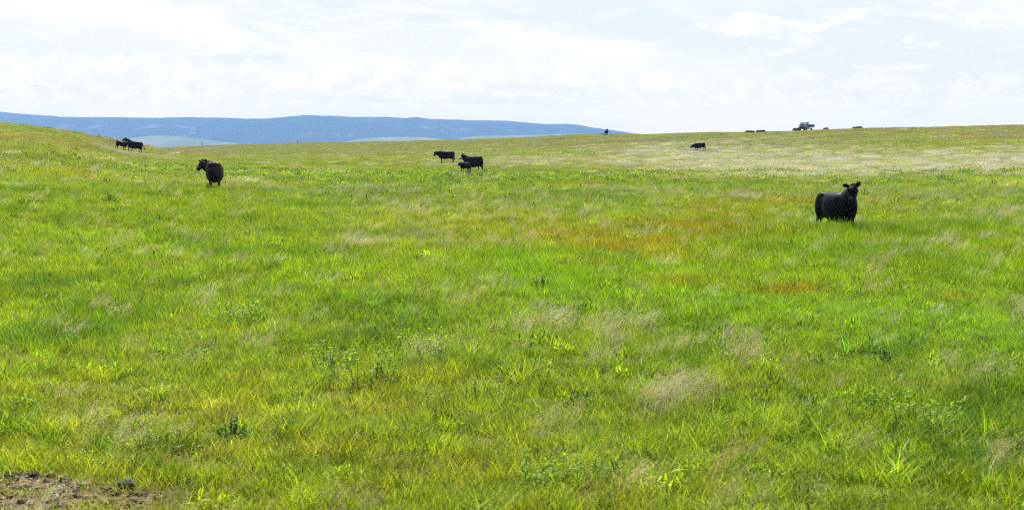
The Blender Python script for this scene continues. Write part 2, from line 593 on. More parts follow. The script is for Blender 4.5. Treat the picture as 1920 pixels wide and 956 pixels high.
def ridge_mesh(name, prof, d_crest, d_front, d_back, z_base, mat, spur=0.0, nu=500, nt=44, u0=None, u1=None):
    us_, vs_ = np.array(prof, float).T
    U = np.linspace(us_[0] if u0 is None else u0, us_[-1] if u1 is None else u1, nu)
    V = pchip(us_, vs_, U)
    zc = v2z(V, d_crest)
    T = np.linspace(-1, 1, nt)
    uu, tt = np.meshgrid(U, T)
    zz = np.broadcast_to(zc, uu.shape)
    d = np.where(tt < 0, d_crest + tt * (d_crest - d_front), d_crest + tt * (d_back - d_crest))
    prf = np.cos(np.abs(tt) * math.pi / 2) ** 1.3
    h = (zz - z_base)
    x = (uu - 960) / F * d_crest * (1 + 0 * d)
    rid = 1 - np.abs(2 * fbm(x / 520 + .25 * fbm(x / 300, d / 300, 4, 2), d / 2600, 2, 4) - 1)
    env = np.sin(np.clip(np.abs(tt), 0, 1) * math.pi) ** .8
    z = z_base + h * prf + spur * h * (rid - .75) * env
    if spur:
        z = z + (fbm(x / 90, d / 200, 5, 3) - .5) * 5.0 * np.exp(-(tt / .08) ** 2) * .5
    v = np.stack([x.ravel(), d.ravel(), z.ravel()], 1)
    idx = np.arange(nu * nt).reshape(nt, nu)
    q = np.stack([idx[:-1, :-1], idx[:-1, 1:], idx[1:, 1:], idx[1:, :-1]], -1).reshape(-1, 4)
    return link_mesh(name, mesh_np(name, v, quads=q), mat, smooth=True)


mount = ridge_mesh('mountains', PROF, 7200, 5000, 8600, -60, M_MOUNT, spur=.55)
tag(mount, kind='structure')


def foothill_base(N, p):
    geo = N.n('ShaderNodeNewGeometry')
    mp = N.n('ShaderNodeMapping')
    mp.inputs['Scale'].default_value = (.006, .002, .03)
    N.put(mp.inputs[0], geo.outputs['Position'])
    n = N.noise(mp.outputs[0], 1.0, 4.0, 0.5)
    N.put(p.inputs['Base Color'], N.mix(N.smooth(n, .35, .65), c4(.10, .13, .09), c4(.15, .17, .12)))


M_FOOT = principled('foothill_grass', foothill_base, 0.95, Specular_IOR_Level=0.0)
for i, prof in enumerate((
        [(120, 285), (200, 276), (250, 262), (275, 256), (300, 254.5), (330, 255.5), (365, 259.5), (410, 266), (450, 271), (520, 276), (640, 288)],
        [(560, 285), (640, 268), (690, 259.5), (735, 257), (785, 257.5), (815, 259.5), (850, 263.5), (900, 270), (960, 280)],
        [(820, 280), (870, 258.5), (905, 254.8), (960, 254), (1020, 252.5), (1080, 250.8), (1130, 252.2), (1190, 256), (1260, 268)])):
    h = ridge_mesh('foothill', prof, 4300 + 150 * i, 3600, 4900, -62, M_FOOT, nu=120, nt=24)
    tag(h, kind='structure')

# air
hz = bmesh.new()
bmesh.ops.create_cube(hz, size=1.0)
bmesh.ops.scale(hz, vec=(18600, 18600, HAZE_TOP + 66), verts=hz.verts)
bmesh.ops.translate(hz, vec=(0, 0, (HAZE_TOP + 66) / 2 - 66), verts=hz.verts)
mh = bpy.data.materials.new('haze_air')
mh.use_nodes = True
N = NT(mh.node_tree)
pv = N.n('ShaderNodeVolumePrincipled')
pv.inputs['Color'].default_value = c4(.31, .56, 1.0)
pv.inputs['Density'].default_value = HAZE_K
pv.inputs['Anisotropy'].default_value = 0.0
o = N.n('ShaderNodeOutputMaterial')
N.put(o.inputs['Volume'], pv.outputs[0])
haze = bm_obj('haze', hz, mh)
tag(haze, kind='stuff')


# ------------------------------------------------------------------ scattering (geometry nodes, one object per kind of growth)
def blades_mesh(name, rad, n, hmin, hmax, wid, lean, bend, segs=3, wind=0.0, mat=None, rr=None):
    rr = rr or np.random.default_rng(abs(hash(name)) % 9999)
    V = []; Q = []; B = []
    for i in range(n):
        r = rad * math.sqrt(rr.random()); a = rr.random() * 6.283
        bx, by = r * math.cos(a), r * math.sin(a)
        h = hmin + (hmax - hmin) * rr.random() ** 1.3
        wd = wid * (.6 + .8 * rr.random())
        az = rr.random() * 6.283
        ln = lean * rr.random() ** .7; bd = bend * (.3 + rr.random())
        dx, dy = math.cos(az), math.sin(az)
        fa = rr.random() * 6.283
        px, py = math.cos(fa), math.sin(fa)
        b0 = len(V); bvv = rr.random()
        for s in range(segs + 1):
            t = s / segs
            off = ln * t + bd * t * t
            zz = h * (t - .35 * bd / max(h, .01) * t * t * .5)
            ww = wd * (1 - t ** 1.6) * .5 + .0003
            cx = bx + dx * off * h + wind * h * t * t; cy = by + dy * off * h
            V.append((cx - px * ww, cy - py * ww, zz)); V.append((cx + px * ww, cy + py * ww, zz))
            B += [bvv, bvv]
        for s in range(segs):
            k = b0 + 2 * s
            Q.append((k, k + 1, k + 3, k + 2))
    me = mesh_np(name, np.array(V), quads=np.array(Q))
    at_ = me.attributes.new('bv', 'FLOAT', 'POINT')
    at_.data.foreach_set('value', np.array(B, np.float32))
    me.materials.append(mat or M_BLADE)
    return bpy.data.objects.new(name, me)


def panicle_mesh(name, rad, n, hmin, hmax, spk, spl, wind, mat, seedw=.0045, rr=None):
    """seeding grass: thin arching stalk with a loose drooping head of spikelets"""
    rr = rr or np.random.default_rng(len(name) * 31 + n)
    V = []; Q = []; B = []

    def strip(p0, p1, w, bvv):
        d = Vector(p1) - Vector(p0)
        s = d.cross(Vector((rr.random() - .5, rr.random() - .5, rr.random() - .5)))
        if s.length < 1e-6: return
        s.normalize(); s *= w * .5
        m = (Vector(p0) + Vector(p1)) * .5
        k = len(V)
        for pt in (Vector(p0), m - s, Vector(p1), m + s):
            V.append(tuple(pt)); B.append(bvv)
        Q.append((k, k + 1, k + 2, k + 3))

    for i in range(n):
        r = rad * math.sqrt(rr.random()); a = rr.random() * 6.283
        p = Vector((r * math.cos(a), r * math.sin(a), 0))
        h = hmin + (hmax - hmin) * rr.random()
        az = rr.random() * 6.283
        ln = .12 * rr.random()
        wd = wind * (.6 + .8 * rr.random())
        pts = []
        K = 6
        for s in range(K + 1):
            t = s / K
            pts.append(p + Vector((math.cos(az) * ln * h * t + wd * h * t ** 2.2, math.sin(az) * ln * h * t, h * (t - .28 * wd * t ** 3))))
        fa = rr.random() * 6.283
        side = Vector((math.cos(fa), math.sin(fa), 0)) * .0011
        k = len(V)
        for pt in pts:
            V.append(tuple(pt - side)); V.append(tuple(pt + side)); B += [.5, .5]
        for s in range(K):
            Q.append((k + 2 * s, k + 2 * s + 1, k + 2 * s + 3, k + 2 * s + 2))
        for j in range(spk):
            t = .62 + .38 * (j + rr.random()) / spk
            f = t * K; i0 = min(int(f), K - 1)
            c = pts[i0].lerp(pts[i0 + 1], f - i0)
            br = (1.05 - t) * .11 + .010
            e = c + Vector(((rr.random() - .35) * br * 2, (rr.random() - .5) * br * 2, (rr.random() - .45) * br))
            d = (pts[-1] - pts[-2]).normalized() + Vector((rr.random() - .5, rr.random() - .5, rr.random() - .7)) * .5
            strip(e, e + d.normalized() * spl * (.7 + .6 * rr.random()), seedw, .3 + .6 * rr.random())
    me = mesh_np(name, np.array(V), quads=np.array(Q))
    at_ = me.attributes.new('bv', 'FLOAT', 'POINT')
    at_.data.foreach_set('value', np.array(B, np.float32))
    me.materials.append(mat)
    return bpy.data.objects.new(name, me)


def scatter(name, label, pts, rot, scale, tint, idx, variants):
    me = bpy.data.meshes.new(name)
    n = len(pts)
    me.vertices.add(n)
    me.vertices.foreach_set('co', np.asarray(pts, np.float32).ravel())
    for nm, ty, key, arr in (('rot', 'FLOAT_VECTOR', 'vector', rot), ('scl', 'FLOAT_VECTOR', 'vector', scale), ('idx', 'INT', 'value', idx)):
        a = me.attributes.new(nm, ty, 'POINT')
        a.data.foreach_set(key, np.asarray(arr, np.int32 if ty == 'INT' else np.float32).ravel())
    a = me.attributes.new('tint', 'FLOAT_COLOR', 'POINT')
    c = np.ones((n, 4), np.float32); c[:, :3] = tint
    a.data.foreach_set('color', c.ravel())
    o = bpy.data.objects.new(name, me)
    COL.objects.link(o)
    ng = bpy.data.node_groups.new(name + '_scatter', 'GeometryNodeTree')
    ng.interface.new_socket('Geometry', in_out='INPUT', socket_type='NodeSocketGeometry')
    ng.interface.new_socket('Geometry', in_out='OUTPUT', socket_type='NodeSocketGeometry')
    nn = ng.nodes; ll = ng.links
    gi = nn.new('NodeGroupInput'); go = nn.new('NodeGroupOutput')
    g2i = nn.new('GeometryNodeGeometryToInstance')
    for v in reversed(variants):
        oi = nn.new('GeometryNodeObjectInfo')
        oi.inputs[0].default_value = v
        oi.inputs['As Instance'].default_value = False
        ll.new(oi.outputs['Geometry'], g2i.inputs[0])
    iop = nn.new('GeometryNodeInstanceOnPoints')
    ll.new(gi.outputs[0], iop.inputs['Points'])
    ll.new(g2i.outputs[0], iop.inputs['Instance'])
    iop.inputs['Pick Instance'].default_value = True

    def na(nm, ty):
        x = nn.new('GeometryNodeInputNamedAttribute'); x.data_type = ty
        x.inputs[0].default_value = nm
        return [s for s in x.outputs if s.enabled][0]
    ll.new(na('idx', 'INT'), iop.inputs['Instance Index'])
    e2r = nn.new('FunctionNodeEulerToRotation')
    ll.new(na('rot', 'FLOAT_VECTOR'), e2r.inputs[0])
    ll.new(e2r.outputs[0], iop.inputs['Rotation'])
    ll.new(na('scl', 'FLOAT_VECTOR'), iop.inputs['Scale'])
    ll.new(iop.outputs[0], go.inputs[0])
    md = o.modifiers.new('scatter', 'NODES')
    md.node_group = ng
    tag(o, label, 'grass', kind='stuff')
    return o


def leaf_verts(bm, lay, base, direction, length, width, droop, bv):
    d = direction.normalized()
    side = d.cross(Vector((0, 0, 1)))
    side = side.normalized() if side.length > 1e-4 else Vector((1, 0, 0))
    prev = None
    for s in range(5):
        t = s / 4
        c = base + d * length * t + Vector((0, 0, -droop * length * t * t))
        wv = width * .5 * math.sin(math.pi * min(.06 + t * .94, .995)) ** .8
        up = side.cross(d).normalized() * wv * .35
        a = bm.verts.new(c - side * wv + up); m_ = bm.verts.new(c); b = bm.verts.new(c + side * wv + up)
        for v_ in (a, m_, b): v_[lay] = bv
        if prev:
            bm.faces.new((prev[0], prev[1], m_, a)); bm.faces.new((prev[1], prev[2], b, m_))
        prev = (a, m_, b)


# horizon line along each direction, to leave out growth that no eye near the camera can meet
_va = np.linspace(-.55, .55, 221)
_vd = np.linspace(10, 700, 691)
_VA, _VD = np.meshgrid(_va, _vd)
_slope = (ground_z(_VA * _VD, _VD) + .15 - EYE) / _VD
_hor = np.maximum.accumulate(_slope, 0)


def seen(x, y, z, top=.9):
    a = np.clip(((x / y) + .55) / 1.1 * 220, 0, 220).astype(int)
    d = np.clip(y - 10, 0, 690).astype(int)
    return (z + top - EYE) / y > _hor[d, a] - .0006


def sample(d0, d1, density, half=.47, side=7.0):
    """points spread evenly over a wedge of meadow, with a margin on either side"""
    n = int((half * (d1 * d1 - d0 * d0) + 2 * side * (d1 - d0)) * density)
    yy = np.linspace(d0, d1, 400)
    cum = half * (yy ** 2 - d0 ** 2) + 2 * side * (yy - d0)
    y = np.interp(rng.random(n) * cum[-1], cum, yy)
    x = (rng.random(n) * 2 - 1) * (half * y + side)
    return x, y


GRAZED = [(at(u_, d_), r_) for u_, d_, r_ in ((1312, 202, 4.5), (251, 165, 5.0), (227, 163, 3.5), (886, 111, 3.0), (872, 107, 2.5), (836, 157, 3.0), (1137, 415, 5.0))]


def grazed(x, y):
    g = np.zeros_like(x)
    for p, r_ in GRAZED:
        g = np.maximum(g, np.exp(-((x - p.x * y / p.y) / r_) ** 4) * sstep(y, p.y - 26, p.y - 18) * sstep(-y, -p.y - 5, -p.y - 1))
    return g


def tall(x, y):
    g = np.zeros_like(x)
    for u_, d_, rx, ry, k_ in ((1569, 41, 3.4, 4.5, 1.0), (400, 58.5, 2.6, 5.0, .3), (1850, 42, 4, 5, .8)):
        g = np.maximum(g, k_ * np.exp(-((x - (u_ - 960) / F * d_) / rx) ** 2 - ((y - d_) / ry) ** 2))
    return g


def jitter(c, s=.16):
    return np.clip(c * np.exp(s * rng.standard_normal((len(c), 1))) * (1 + np.array([.05, .04, .2]) * rng.standard_normal(c.shape)), 0.002, .6)


near_v = [blades_mesh('grass_near', .17, 110, .07, .27, .0054, .38, .40, 3, .05, rr=np.random.default_rng(i)) for i in range(8)]
tuft_v = [blades_mesh('grass_tuft', .10, 95, .14, .38, .0060, .38, .45, 4, .06, rr=np.random.default_rng(20 + i)) for i in range(5)]
mid_v = [blades_mesh('grass_mid', .45, 190, .10, .36, .010, .35, .4, 2, .1, rr=np.random.default_rng(40 + i)) for i in range(6)]
far_v = [blades_mesh('grass_far', 1.7, 420, .15, .42, .028, .45, .4, 2, .1, rr=np.random.default_rng(60 + i)) for i in range(5)]


def lay_grass(name, label, d0, d1, dens, variants, smin, smax, tufts=None):
    x, y = sample(d0, d1, dens)
    z = ground_z(x, y)
    k = seen(x, y, z)
    x, y, z = x[k], y[k], z[k]
    col, tan, silver, soil, n1, n3, u, v = meadow(x, y)
    keep = rng.random(len(x)) > soil * .66
    # thin spots
    keep &= rng.random(len(x)) > .08 * sstep(.42 - n3, 0, .12)
    x, y, z, col, n1, n3, silver, soil = (a[keep] for a in (x, y, z, col, n1, n3, silver, soil))
    h = smin + (smax - smin) * np.clip((n1 * .55 + n3 * .45 - .32) / .36, 0, 1)
    h = h * (.75 + .5 * rng.random(len(x))) * (1 - .45 * soil) * (1 + .3 * sstep(y, 22, 34)) * (1 + 1.0 * tall(x, y)) * (1 - .45 * sstep(y, 60, 110))
    h = h * (1 - .78 * grazed(x, y))
    sc = np.stack([.8 + .25 * h, .8 + .25 * h, h], 1)
    rot = np.zeros((len(x), 3)); rot[:, 2] = (rng.random(len(x)) - .5) * 1.6
    ix = rng.integers(0, len(variants), len(x))
    return scatter(name, label, np.stack([x, y, z - .01], 1), rot, sc, jitter(col, .28 if d0 < 50 else (.2 if d0 < 100 else .09)), ix, variants)


lay_grass('meadow_grass', 'green pasture grass in the foreground and around the nearest cows', 8, 72, 28, near_v, .60, 1.10)
lay_grass('meadow_grass', 'green pasture grass of the middle distance around the cow and calf', 66, 190, 2.6, mid_v, .6, 1.15)
lay_grass('meadow_grass', 'olive green pasture grass on the far slopes below the skyline', 180, 640, .17, far_v, .6, 1.1)

# short matted undergrowth and dead thatch that closes the gaps between the clumps
th_v = [blades_mesh('thatch', .34, 150, .03, .12, .0065, .9, .6, 2, .02, rr=np.random.default_rng(140 + i)) for i in range(4)]
x, y = sample(8, 48, 13)
col, tan, silver, soil, n1, n3, u, v = meadow(x, y)
k = rng.random(len(x)) > soil * .9
x, y, col = x[k], y[k], col[k]
dead = (rng.random(len(x)) < .22)[:, None]
rot = np.zeros((len(x), 3)); rot[:, 2] = rng.random(len(x)) * 6.28
scatter('matted_thatch', 'short matted green and straw coloured undergrowth of the pasture', np.stack([x, y, ground_z(x, y)], 1), rot,
        np.ones((len(x), 3)), jitter(np.where(dead, np.array([.20, .17, .075]), col * .85), .2), rng.integers(0, 4, len(x)), th_v)

# taller tufts
x, y = sample(8, 95, 3.6)
n1 = fbm(x / 1.1, y / 1.1, 6, 3)
col, tan, silver, soil, _, n3, u, v = meadow(x, y)
k = (rng.random(len(x)) < sstep(n1, .50, .68)) & (soil < .3)
x, y, col, n1 = x[k], y[k], col[k], n1[k]
z = ground_z(x, y)
s = (.65 + .55 * rng.random(len(x))) * (1 + .15 * sstep(y, 24, 38)) * (1 + .5 * tall(x, y)) * (1 - .35 * sstep(y, 58, 95))
dk = (rng.random(len(x)) < .5)[:, None]
tc_ = np.where(dk, col * np.array([.55, .74, .8]), col)
rot = np.zeros((len(x), 3)); rot[:, 2] = (rng.random(len(x)) - .5) * 1.6
scatter('grass_tufts', 'taller dark and bright green tufts standing out of the pasture', np.stack([x, y, z - .01], 1), rot,
        np.stack([s * 1.3, s * 1.3, s], 1), jitter(tc_, .26), rng.integers(0, 5, len(x)), tuft_v)

# low leafy herbs between the grass
def herb_mesh(name, n, rad, h, L, W, seed):
    rr = random.Random(seed)
    bm = bmesh.new(); lay_ = bm.verts.layers.float.new('bv')
    for i in range(n):
        a = rr.random() * 6.28; r_ = rad * math.sqrt(rr.random())
        base = Vector((r_ * math.cos(a), r_ * math.sin(a), h * (1 - .5 * r_ / rad) * rr.random()))
        d = Vector((rr.random() - .5, rr.random() - .5, .1 + .9 * rr.random()))
        leaf_verts(bm, lay_, base, d, L * (.5 + rr.random()), W * (.6 + .6 * rr.random()), .4 * rr.random(), rr.random() * .94)
    me = bpy.data.meshes.new(name); bm.to_mesh(me); bm.free()
    me.materials.append(M_BLADE)
    return bpy.data.objects.new(name, me)


herb_v = [herb_mesh('herb', 60, .14, .20, .085, .020, i) for i in range(3)] + [herb_mesh('herb', 45, .18, .15, .12, .012, 10 + i) for i in range(3)]
x, y = sample(8, 110, 2.6)
n1 = fbm(x / 1.7, y / 1.7, 2, 3); nl = fbm(x / 11, y / 11, 7, 2)
col, tan, silver, soil, _, n3, u, v = meadow(x, y)
k = (rng.random(len(x)) < .15 + .85 * sstep(n1 * .5 + nl * .5, .44, .60)) & (soil < .4)
x, y, col = x[k], y[k], col[k]
z = ground_z(x, y)
m_ = rng.random(len(x))[:, None]
hc = np.where(m_ < .45, np.array([.060, .135, .006]), np.where(m_ < .75, np.array([.115, .205, .010]), np.array([.21, .31, .008])))
s = (.5 + .7 * rng.random(len(x)) ** 1.5) * (1 + .7 * sstep(y, 16, 90))
rot = np.zeros((len(x), 3)); rot[:, 2] = rng.random(len(x)) * 6.28
scatter('pasture_herbs', 'low leafy herbs mixed into the pasture grass', np.stack([x, y, z], 1), rot,
        np.stack([s * 1.15, s * 1.15, s], 1), jitter(hc * .75 + col * .25, .2), rng.integers(0, 6, len(x)), herb_v)

# seed heads
pan_v = [panicle_mesh('panicle_near', (.22), 18, .28, .50, 26, .020, .42, M_SEED, rr=np.random.default_rng(80 + i)) for i in range(6)]
panm_v = [panicle_mesh('panicle_mid', (.7), 60, .22, .38, 8, .045, .32, M_SEED, .012, rr=np.random.default_rng(90 + i)) for i in range(4)]


def lay_seed(name, label, d0, d1, dens, variants, near):
    x, y = sample(d0, d1, dens)
    z = ground_z(x, y)
    k = seen(x, y, z)
    x, y, z = x[k], y[k], z[k]
    col, tan, silver, soil, n1, n3, u, v = meadow(x, y)
    pr = (tan * (1 if near else .45) + silver * .9 + .05) * (1 - .95 * grazed(x, y))
    k = rng.random(len(x)) < pr
    x, y, z, silver, tan = x[k], y[k], z[k], silver[k], tan[k]
    c = np.array([.37, .335, .19]) * (1 - silver[:, None]) + np.array([.45, .44, .30]) * silver[:, None]
    s = (.7 + .5 * rng.random(len(x)))
    rot = np.zeros((len(x), 3)); rot[:, 2] = (rng.random(len(x)) - .5) * 1.2
    return scatter(name, label, np.stack([x, y, z], 1), rot, np.stack([s, s, s], 1), jitter(c, .2), rng.integers(0, len(variants), len(x)), variants)


lay_seed('seeding_grass', 'tan feathery seed heads bending over the foreground pasture', 8, 75, 4.6, pan_v, True)
lay_seed('seeding_grass', 'pale silvery seed heads covering the far pasture on the right', 70, 270, .42, panm_v, False)


# flowers
def flower_mesh(name, h, r, mat_h):
    bm = bmesh.new()
    bmesh.ops.create_icosphere(bm, subdivisions=1, radius=r)
    bmesh.ops.scale(bm, vec=(1, 1, .55), verts=bm.verts)
    bmesh.ops.translate(bm, vec=(.04, 0, h), verts=bm.verts)
    a = [bm.verts.new(p) for p in ((-.001, 0, 0), (.001, 0, 0), (.041, 0, h), (.039, 0, h))]
    f = bm.faces.new(a); f.material_index = 1
    me = bpy.data.meshes.new(name); bm.to_mesh(me); bm.free()
    me.materials.append(mat_h); me.materials.append(M_STEM)
    return bpy.data.objects.new(name, me)


M_WHITE = principled('white_petal', (.74, .72, .66), 0.7)
M_YELLOW = principled('yellow_petal', (.75, .55, .02), 0.6)
fw = [flower_mesh('white_flower', .34, .022, M_WHITE), flower_mesh('white_flower', .26, .016, M_WHITE)]
fy = [flower_mesh('yellow_flower', .32, .018, M_YELLOW)]
ux = np.concatenate([rng.uniform(250, 700, 330), rng.uniform(0, 420, 330), rng.uniform(900, 1400, 40), rng.uniform(60, 250, 14), rng.uniform(0, 1920, 24)])
vx = np.concatenate([rng.normal(345, 12, 330), rng.normal(318, 10, 330), rng.normal(345, 10, 40), rng.normal(868, 12, 14), rng.uniform(400, 900, 24)])
P = np.array([at_px(a, b) for a, b in zip(ux, vx)])
s = .6 + .7 * rng.random(len(P))
s[-38:-24] *= .36; s[-24:] *= .34
rot = np.zeros((len(P), 3)); rot[:, 2] = rng.random(len(P)) * 6.28
scatter('white_flowers', 'scattered small white wildflowers in the left half of the pasture', P, rot, np.stack([s, s, s], 1), np.ones((len(P), 3)), rng.integers(0, 2, len(P)), fw)
ux = np.concatenate([rng.uniform(1500, 1920, 70), rng.uniform(250, 620, 25)])
vx = np.concatenate([rng.uniform(246, 275, 70), rng.uniform(400, 560, 25)])
P = np.array([at_px(a, b) for a, b in zip(ux, vx)])
s = np.where(np.arange(len(P)) < 70, 1.5, .7)
rot = np.zeros((len(P), 3)); rot[:, 2] = rng.random(len(P)) * 6.28
scatter('yellow_flowers', 'sparse yellow wildflowers dotted over the pasture', P, rot, np.stack([s * 1.6, s * 1.6, s], 1), np.ones((len(P), 3)), np.zeros(len(P)), fy)


# soil clods at the front left
def clod_base(N, p):
    oi = N.n('ShaderNodeNewGeometry')
    n = N.noise(oi.outputs['Position'], 5.0, 5.0, .6)
    N.put(p.inputs['Base Color'], N.mix(N.smooth(n, .4, .62), c4(.03, .022, .015), c4(.19, .128, .074)))


M_CLOD = principled('dry_soil', clod_base, 0.95, Specular_IOR_Level=0.1)
cl = []
for i in range(5):
    bm = bmesh.new()
    bmesh.ops.create_icosphere(bm, subdivisions=2, radius=.06)
    for v in bm.verts:
        f = .7 + .6 * random.random()
        v.co = Vector((v.co.x * f * 1.2, v.co.y * f, v.co.z * f * .6))
    me = bpy.data.meshes.new('clod'); bm.to_mesh(me); bm.free(); me.materials.append(M_CLOD)
    cl.append(bpy.data.objects.new('clod', me))
x = rng.uniform(-7.5, -1.5, 9000); y = rng.uniform(9.5, 14.8, 9000)
_, _, _, soil, _, _, _, _ = meadow(x, y)
k = soil > .35
x, y = x[k], y[k]
s = .15 + .75 * rng.random(len(x)) ** 3
cl_o = scatter('soil_clods', 'crumbly brown soil clods on the bare patch, front left corner', np.stack([x, y, ground_z(x, y)], 1), rng.random((len(x), 3)) * [.5, .5, 6],
               np.stack([s, s, s], 1), np.ones((len(x), 3)), rng.integers(0, 5, len(x)), cl)
cl_o['category'] = 'soil'

# ------------------------------------------------------------------ single plants


def make_weed(seed, height, stems):
    """upright broad-leaved weed: bare stems with pairs of lance-shaped leaves"""
    rr = random.Random(seed)
    root = empty('broadleaf_weed', (0, 0, 0))
    bl = bmesh.new(); lay = bl.verts.layers.float.new('bv')
    for k in range(stems):
        bs = bmesh.new()
        a = rr.random() * 6.28; r = .34 * math.sqrt(rr.random()) * (stems > 1)
        b0 = Vector((r * math.cos(a), r * math.sin(a), -.02))
        h = height * (.45 + .55 * rr.random())
        top = b0 + Vector(((math.cos(a) * .5 + .2) * h * rr.random(), math.sin(a) * .5 * h * rr.random(), h))
        n = 5
        rings = []
        for i in range(2):
            c = b0 if i == 0 else top
            rad_ = .006 if i == 0 else .003
            rings.append([bs.verts.new(c + Vector((math.cos(j * 6.283 / n) * rad_, math.sin(j * 6.283 / n) * rad_, 0))) for j in range(n)])
        for j in range(n):
            bs.faces.new((rings[0][j], rings[0][(j + 1) % n], rings[1][(j + 1) % n], rings[1][j]))
        bm_obj('stem', bs, M_STEM, root)
        lv = int(4 + h * 8)
        for i in range(lv):
            t = .12 + .88 * i / (lv - 1)
            c = b0.lerp(top, t)
            aa = i * 1.57 + rr.random() * .5
            L = (.20 - .08 * t) * (.6 + .6 * rr.random())
            for sgn in (0, math.pi):
                d = Vector((math.cos(aa + sgn), math.sin(aa + sgn), .55 + .9 * t))
                leaf_verts(bl, lay, c, d, L, .030 + .016 * rr.random(), .3 + .5 * rr.random(), rr.random() * .94)
    bm_obj('foliage', bl, M_LEAF, root)
    return root


def make_bush(seed, w_, h_):
    """low dense leafy bush"""
    rr = random.Random(seed)
    root = empty('low_bush', (0, 0, 0))
    bl = bmesh.new(); lay = bl.verts.layers.float.new('bv')
    bs = bmesh.new()
    for k in range(46):
        a = rr.random() * 6.28; r = w_ * .5 * math.sqrt(rr.random())
        top = Vector((r * math.cos(a), r * math.sin(a), h_ * (1 - .6 * (2 * r / w_) ** 2) * (.55 + .5 * rr.random())))
        b0 = Vector((top.x * .35, top.y * .35, -.02))
        sd_ = Vector((.003, 0, 0))
        q_ = [bs.verts.new(p_) for p_ in (b0 - sd_, b0 + sd_, top + sd_ * .4, top - sd_ * .4)]
        bs.faces.new(q_)
        for i in range(8):
            t = .35 + .65 * i / 7
            c = b0.lerp(top, t)
            d = Vector((rr.random() - .5, rr.random() - .5, rr.random() * .8)).normalized()
            leaf_verts(bl, lay, c, d, .05 + .05 * rr.random(), .028, .3, rr.random() * .94)
    bm_obj('foliage', bl, M_DARKLEAF, root)
    bm_obj('stem', bs, M_STEM, root)
    return root


weed_proto = [make_weed(3, .60, 9), make_weed(8, .46, 11), make_weed(11, .42, 5)]
bush_proto = [make_bush(2, .62, .42), make_bush(5, .8, .30)]
first = {}


def plant(protos, k, u, v, scale, label, group, cat):
    p = protos[k]
    o = p if id(p) not in first else copy_tree(p)
    first[id(p)] = 1
    P = at_px(u, v)
    o.location = P
    o.rotation_euler = (0, 0, random.random() * 6.28)
    o.scale = (scale * .85, scale * .85, scale * (.72 if cat == 'weed' else .85))
    tag(o, label, cat, group)


GW = 'broad leaved weeds in the pasture'
for (k, u, v, s, lb) in (
        (0, 690, 726, 1.05, 'tallest upright broad leaved weed, left of the foreground middle'),
        (1, 622, 690, 1.0, 'leafy weed just left of the tallest weed in the foreground'),
        (1, 785, 668, 1.05, 'dark dense weed just right of the tallest foreground weed'),
        (2, 832, 655, 1.1, 'thin light green weed beside the dark dense weed'),
        (2, 985, 716, 1.0, 'narrow upright weed in the grass at the middle of the picture'),
        (1, 450, 604, 1.0, 'middle weed of the leafy row left of the centre'),
        (2, 418, 606, 1.0, 'leftmost weed of the leafy row left of the centre'),
        (0, 480, 596, .75, 'rightmost weed of the leafy row left of the centre'),
        (0, 1616, 782, .8, 'light green upright weed in the right foreground'),
        (1, 1742, 806, 1.1, 'dark leafy weed in the right foreground, right of a lighter one'),
        (1, 1010, 910, .8, 'low weed with wide light leaves at the bottom edge'),
        (2, 1090, 905, .8, 'small weed close to the bottom edge, right of the wide leaved one'),
        (2, 610, 530, 1.0, 'small weed standing alone above the leafy row'),
        (0, 1560, 640, .5, 'short weed in the bright green grass below the black cow')):
    plant(weed_proto, k, u, v, s, lb, GW, 'weed')
GB = 'low dark bushes in the pasture'
for (k, u, v, s, lb) in (
        (0, 1016, 545, 1.0, 'dark rounded bush at the left edge of the reddish grass'),
        (0, 1480, 474, 1.0, 'narrow dark bush below and left of the black cow on the right'),
        (1, 505, 474, .9, 'low dark bush in the middle of the left half'),
        (1, 345, 540, .9, 'flat dark bush left of the centre, nearer than the others on that side'),
        (0, 207, 382, 1.1, 'small round bush left of and nearer than the brown black cow'),
        (1, 218, 402, 1.2, 'wide flat bush just nearer than the small round bush'),
        (1, 52, 390, 1.6, 'wide leafy bush near the left edge of the picture'),
        (1, 137, 369, 1.1, 'flat bush between the left edge and the brown black cow'),
        (0, 436, 826, .8, 'dark bush in the left foreground'),
        (1, 1110, 430, .9, 'dark bush behind the reddish grass'),
        (1, 1345, 440, 1.0, 'dark bush in the golden grass left of the black cow'),
        (0, 1655, 680, .8, 'dark bush in the bright green grass at lower right')):
    plant(bush_proto, k, u, v, s, lb, GB, 'bush')

# dark stone on the soil
bm = bmesh.new()
bmesh.ops.create_icosphere(bm, subdivisions=3, radius=.065)
for v in bm.verts:
    f = 1 + .35 * math.sin(v.co.x * 48 + 1) * math.sin(v.co.y * 41) + .12 * (random.random() - .5)
    v.co = Vector((v.co.x * 1.0 * f, v.co.y * .8 * f, v.co.z * .6 * f))
M_STONE = principled('dark_stone', (.045, .038, .034), 0.9)
st = bm_obj('stone', bm, M_STONE)
st.location = at_px(238, 918) + Vector((0, 0, .05))
tag(st, 'dark stone lying beside the bare soil, bottom left', 'stone')


